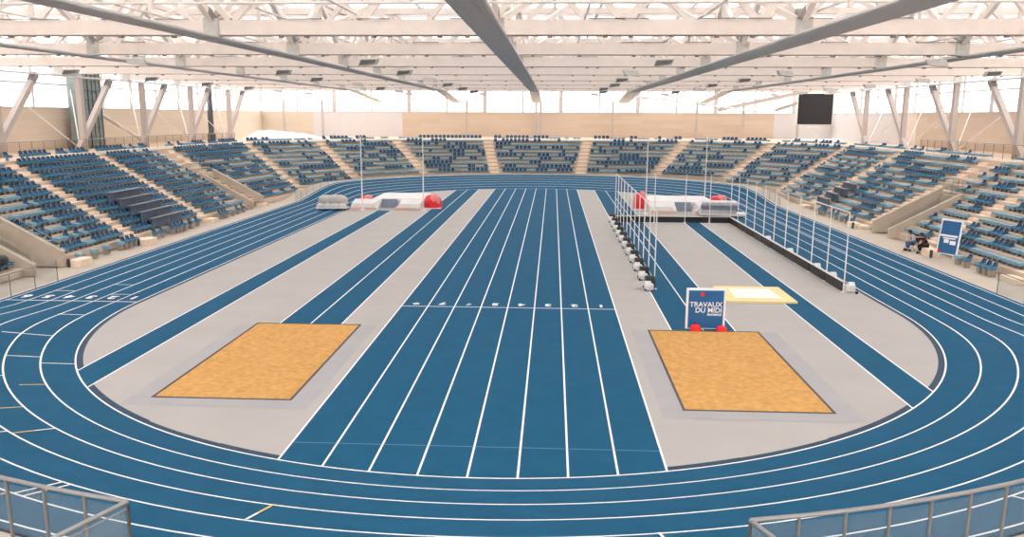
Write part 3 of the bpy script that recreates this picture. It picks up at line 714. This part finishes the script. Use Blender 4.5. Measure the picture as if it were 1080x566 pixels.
# white tarpaulin at the back left
m = MB(); nx = 22; top = [(-38.4, 5.7), (-37.6, 6.6), (-36.3, 6.75), (-34.5, 6.5), (-32.6, 6.2), (-30.8, 5.6)]
def lerp_top(x):
    for (a, za), (b, zb) in zip(top, top[1:]):
        if a <= x <= b: return za+(zb-za)*(x-a)/(b-a)
    return top[-1][1]
for i in range(nx+1):
    x = -38.4+7.6*i/nx; yb = 99.3+(x+38.4)*1.1; zt = lerp_top(x)
    for j in range(6): f = j/5; m.v.append((x, yb+.9*f+.06*math.sin(i*1.3+j), 5.45+(zt-5.45)*f+.04*math.sin(i*2.1)))
nn = len(m.v); m.v += [(a, b+.03, c-.01) for a, b, c in m.v]
for i in range(nx):
    for j in range(5): q = i*6+j; m.f.append([q, q+6, q+7, q+1]); m.f.append([nn+q+1, nn+q+7, nn+q+6, nn+q]); m.m += [0, 0]
tag(m.build('tarpaulin', mat('tarp_white', (.86, .87, .92), .5, .02, 1), smooth=True), 'white sheet spread behind the top row in the back left corner', 'sheet')
# ------------------------------------------------------------------ throwing enclosure
XA, XB, Y0, Y1, PH = 5.2, 14.6, 40.15, 66.5, 4.0
netposts = [(XA, Y0+(Y1-Y0)*i/10) for i in range(11)]+[(XB, Y0+(Y1-Y0)*i/10) for i in range(11)]+[(8.4, Y1), (10.9, Y1), (12.9, Y1)]
def net_post():
    t = thing('net_post', 'x', 'post')
    m = MB(); m.tube((0, 0, .0), (0, 0, PH), .032, 8); m.build('pole', STEELW, t)
    m = MB(); m.box(-.13, .13, -.13, .13, 0, .03); m.build('foot_plate', STEELW, t); return t
np0 = net_post(); used = False
def weight():
    t = thing('counterweight', 'x', 'counterweight')
    m = MB(); m.rbox(-.42, .05, -.42, .10, .06, .38, .10); m.tube((-.40, -.22, .26), (-.1, -.22, .26), .24, 12); m.build('block', mat('weight_white', (.60, .60, .60), .5, .1, 4), t)
    m = MB(); m.tube((-.34, .08, .34), (.12, .08, .34), .36, 14); m.build('black_drum', BLACK, t)
    for y in (-.36, .36):
        m = MB(); m.tube((-.36, y-.04, .07), (-.36, y+.04, .07), .07, 10); m.build('wheel', BLACK, t)
    return t
wt0 = weight(); usedw = False
for i, (x, y) in enumerate(netposts):
    side = 'left' if x == XA else ('right' if x == XB else 'far'); num = i % 11+1 if side != 'far' else i-21
    lab = f'tall white pole on the {side} side of the enclosure, {ORD[num]} counting {"away" if side != "far" else "rightwards"}'
    if not used: np0.location = (x, y, .015); np0['label'] = lab; np0['group'] = 'enclosure poles'; used = True
    else: dup(np0, (x, y, .015), 0, lab, 'enclosure poles')
    if side != 'far' and (side == 'left' or num != 11):
        loc = (x-.12, y-.1, .012) if side == 'left' else (x+.12, y-.1, .012); rz = 0 if side == 'left' else math.pi
        lab = f'{"black and white wheeled" if side == "left" else "white"} base beside the {ORD[num]} pole of the enclosure, {side} side'
        if not usedw: wt0.location = loc; wt0.rotation_euler = (0, 0, rz); wt0['label'] = lab; wt0['group'] = 'enclosure bases'; usedw = True
        elif side == 'left': dup(wt0, loc, rz, lab, 'enclosure bases')
        elif num in (1, 2, 3, 5, 7): 
            c = dup(wt0, loc, rz, lab, 'enclosure bases')
            for ch in list(c.children):
                if ch.name.startswith('black_drum'): bpy.data.objects.remove(ch)
bd = None; num = 0
def board(p, q, lab):
    t = thing('barrier_board', lab, 'board', (p[0], p[1], .015), math.atan2(q[1]-p[1], q[0]-p[0]), 'black barrier boards'); L = math.hypot(q[0]-p[0], q[1]-p[1])
    m = MB(); m.box(.06, L-.06, -.02, .02, .03, .50); m.build('panel', BLACK, t)
    m = MB(); m.box(.03, L-.03, -.03, .03, .50, .54); m.build('top_rail', STEELW, t)
for i in range(10):
    board((XB-.06, netposts[11+i][1]), (XB-.06, netposts[12+i][1]), f'black barrier board between the {ORD[i+1]} and {ORD[i+2]} right side poles of the enclosure')
for i, (a, b) in enumerate(((XA, 8.4), (8.4, 10.9), (10.9, 12.9), (12.9, XB))):
    board((a, Y1-.06), (b, Y1-.06), f'black barrier board closing the far side of the enclosure, {ORD[i+1]} from its left')
t = thing('net_rope', 'white cords strung between the pole tops on the left side', 'cord', (XA, Y0, PH))
m = MB(); m.tube((0, 0, 0), (0, Y1-Y0, 0), .022, 6)
m.build('upper_cord', STEELW, t); m = MB(); m.tube((0, 0, -3.5), (0, Y1-Y0, -3.5), .014, 6); m.build('lower_cord', STEELW, t)
m = MB(); m.tube((0, 0, -2.0), (0, Y1-Y0, -2.0), .022, 6); m.build('middle_cord', STEELW, t)
t = thing('net_crossbar', 'white top tube joining the nearest poles on the right side', 'frame', (XB, Y0, PH))
m = MB(); m.tube((0, 0, 0), (0, 5.3, 0), .03, 6); m.build('top_tube', STEELW, t); m = MB(); m.tube((0, 5.3, 0), (0, Y1-Y0, 0), .010, 6); m.build('upper_cord', STEELW, t)
m = MB(); m.tube((0, 0, -2.0), (0, Y1-Y0, -2.0), .010, 6); m.build('lower_cord', STEELW, t)
# ------------------------------------------------------------------ pole vault areas
def vault(cx, y, side, ml):
    t = thing('landing_mat', f'white covered pole vault landing mat with slate inner slopes, {side} of the lanes', 'mat', (cx, y, .015))
    m = MB(); m.rbox(ml, 3.15, 2.4, 8.6, 0, .82, .25); m.build('main_mat', PLASTW, t)
    for s in (-1, 1):
        m = MB(); x0, x1 = (s*.75, s*3.3) if s > 0 else (-3.3, -.75)
        m.hexa([(x0, .2, 0), (x1, .2, 0), (x1, 2.4, 0), (x0, 2.4, 0), (x0+(.5 if s > 0 else .1), .5, .55), (x1-(.1 if s > 0 else .5), .5, .55), (x1-.1*s*(s > 0), 2.4, .80), (x0+(.4 if s > 0 else 0), 2.4, .80)]); wg = m.build('wing_mat', PLASTW, t)
        m = MB(); m.box(x0+.05, x1-.05, .12, .22, 0, .22); m.build('wing_edge', mat('mat_peach', (.62, .42, .34), .6) if 'mat_peach' not in bpy.data.materials else bpy.data.materials['mat_peach'], wg)
    m = MB(); m.hexa([(-.75, 1.6, .02), (.75, 1.6, .02), (.75, 2.38, .02), (-.75, 2.38, .02), (-.75, 1.9, .1), (.75, 1.9, .1), (.75, 2.36, .80), (-.75, 2.36, .80)]); m.build('box_slope', MATG, t)
vault(-15.4, 73.2, 'left', -1.8); vault(12.05, 72.8, 'right', -3.1)
def upright(x, y, lab):
    t = thing('vault_upright', lab, 'upright', (x, y, .015), 0, 'pole vault uprights')
    m = MB(); m.tube((0, 0, 0), (0, 0, 6.7), .055, 8); m.build('pole', STEELW, t)
    m = MB(); m.box(-.25, .25, -.12, .12, 0, .1); m.box(-.12, .12, -.6, .6, 0, .1); m.build('base', STEELW, t)
    m = MB(); m.tube((0, 0, 4.4), (.35, 0, 4.4), .02, 6); m.build('bar_peg', DARK, t)
upright(-11.75, 72.9, 'tall white upright by the red cover, right end of the left landing mat'); upright(-17.4, 72.9, 'tall white upright before the left wing of the left landing mat')
upright(8.35, 72.3, 'tall white upright beside the red block, left end of the right landing mat'); upright(15.3, 81.9, 'tall white upright at the right end of the right landing mat')
def redpad(x, y, rx, ry, h, lab, seed):
    t = thing('base_pad', lab, 'pad', (x, y, .015), 0)
    m = MB(); m.lump(0, 0, 0, rx, ry, h, seed); cv = m.build('cover', RED, t)
    m = MB(); m.lump(rx*.3, -ry*.35, h*.35, rx*.55, ry*.55, h*.75, seed+1); m.build('fold', mat('cover_pink', (.75, .25, .24), .5, .15, 2) if 'cover_pink' not in bpy.data.materials else bpy.data.materials['cover_pink'], cv)
    m = MB(); m.box(-rx*1.05, rx*1.05, -ry*1.1, -ry*.7, 0, .07); m.build('sled', STEELW, t)
redpad(-11.3, 75.9, .85, 1.1, 1.15, 'crumpled red pad cover at the right end of the left landing mat', 4)
redpad(-18.0, 77.2, .75, .9, .95, 'red pad cover at the left end of the left landing mat', 9)
redpad(8.3, 76.6, .58, .8, 1.5, 'bright red upright pad cover left of the right landing mat', 14)
redpad(16.2, 79.6, .9, .8, 1.0, 'low red pad cover at the far right of the right landing mat', 19)
# wrapped mats on a trolley, left and right
t = thing('mat_trolley', 'low trolley with mats under a grey tarpaulin left of the left landing mat', 'trolley', (-20.3, 73.4, .015), .12); t.scale = (.82, .9, .95)
m = MB(); m.box(-1.7, 1.7, -.9, .9, .16, .24); m.build('platform', STEELW, t)
for x in (-1.5, 1.5):
    for y in (-.75, .75): m = MB(); m.tube((x, y-.04, .09), (x, y+.04, .09), .09, 10); m.build('wheel', BLACK, t)
m = MB()
for i in range(4): m.lump(-1.25+i*.8, -.55, .24, .45, .32, .42, i+2)
m.build('bundled_mats', PLASTW, t); m = MB(); m.lump(.1, .15, .55, 1.7, .85, .85, 31); m.build('tarpaulin', mat('tarp_grey', (.42, .41, .38), .6, .2, 3, bump=.5), t, smooth=True)
m = MB(); m.box(-1.55, 1.6, -.15, .8, .24, .62); m.build('crate', DARK, t)
t = thing('wrapped_mats', 'stack of mats in grey plastic wrap on a low pallet before the right landing mat', 'mats', (15.0, 71.4, .015), -.15)
m = MB(); m.box(-2.0, 1.9, -1.0, 1.0, .12, .30); m.build('pallet', PLASTW, t); m = MB(); m.box(-1.8, 1.7, -.9, -.8, .0, .12); m.box(-1.8, 1.7, .8, .9, .0, .12); m.build('runner', DARK, t)
for i in range(3): m = MB(); m.rbox(-1.95+.05*i, 1.1+.05*i, -.9, .9, .32+i*.34, .62+i*.34, .15); m.build('foam_mat', (PLASTG, MATG, PLASTG)[i], t)
# yellow floor mat
t = thing('floor_mat', 'yellow floor mat with a whitish middle right of the blue board', 'mat', (9.9, 39.0, .015))
m = MB(); m.box(-1.68, 1.62, -1.68, 1.68, 0, .10); fm = m.build('foam', YMAT, t)
m = MB(); m.face([(-1.1, -1.0, .103), (1.1, -1.0, .103), (1.0, 1.1, .103), (-1.0, 1.1, .103)]); m.build('worn_patch', mat('mat_patch', (.85, .82, .74), .7, .08, 1.5), fm)
# ------------------------------------------------------------------ advertising board by the sand
t = thing('advertising_board', 'blue board with white frame reading TRAVAUX DU MIDI behind the right sand pit', 'sign', (6.32, 32.42, .015), math.radians(1))
bw, bh = .80, 1.72
m = MB(); m.box(-bw, bw, -.03, .03, .02, bh); m.build('frame', mat('sign_white', (.85, .86, .88), .4), t)
m = MB(); m.box(-bw+.09, bw-.09, -.045, -.028, .06, bh-.09); m.build('face', SIGNB, t)
def lettering(body, size, x, z, par, mt, off, y=-.052, align='RIGHT', sx=1.0):
    me = text_mesh(body, size, off, .002, align); me.materials.clear(); me.materials.append(mt)
    o = bpy.data.objects.new('lettering', me); COL.objects.link(o); o.parent = par; o.location = (x, y, z); o.rotation_euler = (math.pi/2, 0, 0); o.scale = (sx, 1, 1); return o
LT = mat('letter_white', (.85, .85, .88), .5)
lettering('TRAVAUX', .29, .66, 1.04, t, LT, .004, sx=1.0); lettering('DU MIDI', .29, .66, .80, t, LT, .004); lettering('PROVENCE', .115, .64, .62, t, LT, .005)
def disc(x, z, r, par, mt, name, y=-.06):
    m = MB(); m.tube((x, -.046, z), (x, y, z), r, 18); m.build(name, mt, par)
disc(-.16, 1.47, .085, t, RED, 'emblem')
for (x, y, lab, sd_) in ((-.42, -.28, 'left', 41), (.62, -.28, 'right', 43)):
    k = thing('sandbag', f'small red bag at the {lab} foot of the blue board', 'bag', (6.32+x, 32.42+y, .02)); m = MB(); m.lump(0, 0, 0, .22, .14, .26 if lab == 'left' else .2, sd_); m.build('sack', RED, k); m = MB(); m.tube((0, 0, .2), (.04, 0, .30), .03, 6); m.build('neck', RED, k)
m = MB(); m.bar((-.6, .03, 1.2), (-.6, .5, .02), .04, .04); m.bar((.6, .03, 1.2), (.6, .5, .02), .04, .04); m.build('rear_strut', STEELW, t)
# upright banner by the right stand
t = thing('advertising_banner', 'tall blue banner with white frame leaning before the right stand', 'sign', (24.35, 50.4, .30), math.radians(-62))
m = MB(); m.hexa([(-.72, 0, 0), (.72, 0, 0), (.72, .05, 0), (-.72, .05, 0), (-.72, .32, 2.15), (.72, .32, 2.15), (.72, .37, 2.15), (-.72, .37, 2.15)]); m.build('frame', bpy.data.materials['sign_white'], t)
def bn(x0, x1, z0, z1, mt, nm, e=.012):
    m = MB(); f = lambda z: .32*z/2.15
    m.hexa([(x0, f(z0)-e, z0), (x1, f(z0)-e, z0), (x1, f(z0)+.002, z0), (x0, f(z0)+.002, z0), (x0, f(z1)-e, z1), (x1, f(z1)-e, z1), (x1, f(z1)+.002, z1), (x0, f(z1)+.002, z1)]); m.build(nm, mt, t)
bn(-.62, .62, .06, 2.04, SIGNB, 'face'); 
bn(-.60, .56, 1.08, 1.20, LT, 'print_bar', .016); bn(-.42, .45, .95, 1.03, LT, 'print_bar', .016); bn(-.32, .02, .70, .92, LT, 'print_block', .016); bn(.10, .50, .62, .86, LT, 'print_block', .016); bn(-.62, -.42, .05, .25, RED, 'red_mark', .016)
m = MB(); m.bar((0, .2, 1.3), (0, .9, -.28), .05, .05); m.bar((-.5, .02, 0), (-.5, .02, -.28), .05, .05); m.bar((.5, .02, 0), (.5, .02, -.28), .05, .05); m.build('stand', STEELW, t)
# concrete blocks on the floor by the stands
for x, y, lab in ((-27.3, 44.7, 'pale concrete block at the foot of the first left seats'), (24.1, 51.75, 'pale concrete block between the seated people and the banner'), (24.1, 65.2, 'pale concrete block at the corner of the right passage'), (-27.3, 52.6, 'pale concrete block at the foot of the first left stairs')):
    t = thing('concrete_block', lab, 'block', (x, y, -.055)); m = MB(); m.rbox(-.35, .35, -.62, .62, 0, .42, .04); m.build('body', STEP, t)
    m = MB(); m.box(-.40, -.24, -.70, -.62, 0, .5); m.build('end_plate', DARK, t)
# black bag on the near left seats
t = thing('sports_bag', 'black bag lying on the pale seats at the near left passage', 'bag', (-28.75, 39.9, .9), .3); m = MB(); m.lump(0, 0, 0, .38, .55, .42, 51); m.build('sack', BLACK, t, smooth=True); m = MB(); m.tube((-.05, -.3, .38), (-.05, .3, .38), .03, 6); m.build('handle', DARK, t)
# ------------------------------------------------------------------ people
def limb_mesh(name, verts, edges, root, mt, parent, loc=(0, 0, 0), rz=0, lvl=2):
    me = bpy.data.meshes.new(name); me.from_pydata([v[:3] for v in verts], edges, [])
    o = bpy.data.objects.new(name, me); COL.objects.link(o)
    sk = o.modifiers.new('skin', 'SKIN'); 
    if not me.skin_vertices: bpy.context.view_layer.objects.active = o
    for i, v in enumerate(verts): s = me.skin_vertices[0].data[i]; s.radius = (v[3], v[4] if len(v) > 4 else v[3]); s.use_root = (i == root)
    sb = o.modifiers.new('sub', 'SUBSURF'); sb.levels = lvl; sb.render_levels = lvl
    bpy.context.view_layer.update()
    m2 = bpy.data.meshes.new_from_object(o.evaluated_get(bpy.context.evaluated_depsgraph_get())); bpy.data.objects.remove(o)
    m2.materials.clear(); m2.materials.append(mt); m2.polygons.foreach_set('use_smooth', [True]*len(m2.polygons))
    o = bpy.data.objects.new(name, m2); COL.objects.link(o); o.parent = parent; return o
def person(label, loc, rz, top, legs, lean=.35, bend=.2, look=.2, knee=.0):
    """seated figure facing +x, origin on the floor under the hips"""
    t = thing('person', label, 'person', loc, rz)
    V = []; E = []
    def v(*a): V.append(a); return len(V)-1
    hip = v(0, 0, .50, .15, .13); be = v(.06, 0, .66, .13, .16); ch = v(lean*.6, 0, .86, .13, .18); nk = v(lean, 0, 1.03, .055); hd0 = v(lean+.05, 0, 1.11, .065); hd = v(lean+.08+bend*.2, 0, 1.20, .095); hd1 = v(lean+.10+bend*.3, 0, 1.27, .07)
    E += [(hip, be), (be, ch), (ch, nk), (nk, hd0), (hd0, hd), (hd, hd1)]
    for s in (-1, 1):
        h = v(.06, s*.10, .49, .10); k = v(.46+knee*s, s*.13, .50, .065); kk = v(.48+knee*s, s*.13, .44, .06); an = v(.44+.18*s*.6, s*.12, .10, .038); ft = v(.50+.18*s*.6, s*.12, .04, .04); to = v(.62+.18*s*.6, s*.13, .035, .035)
        E += [(hip, h), (h, k), (k, kk), (kk, an), (an, ft), (ft, to)]
        sh = v(lean*.9, s*.19, .96, .06); el = v(lean+.08, s*.24, .70, .042); wr = v(lean+.26, s*.12, .62, .028); pm = v(lean+.32, s*.09, .615, .033, .018)
        E += [(ch, sh), (sh, el), (el, wr), (wr, pm)]
        for q, (dy, ln) in enumerate(((-.030, .07), (-.010, .08), (.010, .078), (.030, .06))):
            a = v(lean+.36, s*.08+dy, .61, .009); b = v(lean+.36+ln*.5, s*.07+dy, .60, .009); c = v(lean+.36+ln*.8, s*.07+dy, .575, .008); E += [(pm, a), (a, b), (b, c)]
        th = v(lean+.31, s*.05, .62, .010); tp = v(lean+.345, s*.03, .615, .009); E += [(pm, th), (th, tp)]
    limb_mesh('body', V, E, 0, SKIN, t)
    V2 = []; E2 = []
    def w(*a): V2.append(a); return len(V2)-1
    a = w(0, 0, .56, .165, .15); b = w(.06, 0, .67, .15, .18); c = w(lean*.6, 0, .87, .15, .20); d = w(lean*.92, 0, .99, .08); E2 += [(a, b), (b, c), (c, d)]
    for s in (-1, 1): x = w(lean*.9, s*.20, .95, .075); y = w(lean+.08, s*.245, .70, .058); z = w(lean+.23, s*.135, .63, .045); E2 += [(c, x), (x, y), (y, z)]
    limb_mesh('top', V2, E2, 0, top, t)
    V2 = []; E2 = []; a = w(0, 0, .50, .17, .15)
    for s in (-1, 1): h = w(.07, s*.10, .50, .115); k = w(.46+knee*s, s*.13, .50, .08); kk = w(.48+knee*s, s*.13, .44, .075); an = w(.44+.18*s*.6, s*.12, .13, .055); E2 += [(a, h), (h, k), (k, kk), (kk, an)]
    limb_mesh('trousers', V2, E2, 0, legs, t)
    m = MB(); hx = lean+.08+bend*.2
    m.lump(hx-.02, 0, 1.20, .115, .105, .16, 5, sq=.6); m.lump(hx-.06, 0, 1.10, .08, .09, .16, 6); m.build('hair', HAIR, t, smooth=True)
    m = MB(); m.tube((hx+.09, 0, 1.20), (hx+.125, 0, 1.175), .012, 8); m.build('nose', SKIN, t)
    for s in (-1, 1):
        m = MB(); m.lump(.56+.18*s*.6, s*.125, 0, .13, .05, .09, 8); m.build('shoe', BLACK, t, smooth=True)
    return t
t = person('person in a maroon jacket and black trousers sitting bent forward on the stand foot', (24.25, 52.9, -.03), math.radians(196), MAROON, TROUS)
m = MB(); m.rbox(-.35, .35, -.5, .5, 0, .40, .04); o = m.build('bench_block', STEP); o.location = (24.4, 52.95, -.055); tag(o, 'low pale block the person in maroon sits on', 'block')
t = person('person with dark hair and pale shirt seated in the wheelchair', (23.85, 53.85, .02), math.radians(205), SHIRT, DENIM, lean=.28)
w_ = thing('wheelchair', 'wheelchair with large thin wheels beside the right passage wall', 'wheelchair', (23.85, 53.85, -.055), math.radians(205))
for s in (-1, 1):
    m = MB(); n_ = 24
    for i in range(n_):
        a0, a1 = 2*math.pi*i/n_, 2*math.pi*(i+1)/n_; m.tube((.0+.31*math.cos(a0), s*.30, .31+.31*math.sin(a0)), (.31*math.cos(a1), s*.30, .31+.31*math.sin(a1)), .016, 6)
    for i in range(8): a0 = 2*math.pi*i/8; m.tube((0, s*.30, .31), (.31*math.cos(a0), s*.30, .31+.31*math.sin(a0)), .004, 4)
    m.build('wheel', SEATLEG, w_)
    m = MB(); m.tube((.5, s*.22-.015, .09), (.5, s*.22+.015, .09), .09, 12); m.build('caster', BLACK, w_)
    m = MB(); m.tube((-.2, s*.25, .4), (-.25, s*.25, .95), .012, 6); m.tube((-.2, s*.25, .42), (.35, s*.25, .42), .012, 6); m.tube((.35, s*.25, .42), (.55, s*.2, .12), .012, 6); m.tube((-.25, s*.25, .95), (-.36, s*.25, .95), .014, 6); m.build('frame', METAL, w_)
m = MB(); m.box(-.2, .25, -.23, .23, .41, .44); m.build('seat', BLACK, w_); m = MB(); m.hexa([(-.21, -.23, .44), (-.18, -.23, .44), (-.18, .23, .44), (-.21, .23, .44), (-.26, -.23, .88), (-.23, -.23, .88), (-.23, .23, .88), (-.26, .23, .88)]); m.build('backrest', BLACK, w_)
# anything helper-like left over
print('OBJECTS', len(bpy.data.objects))
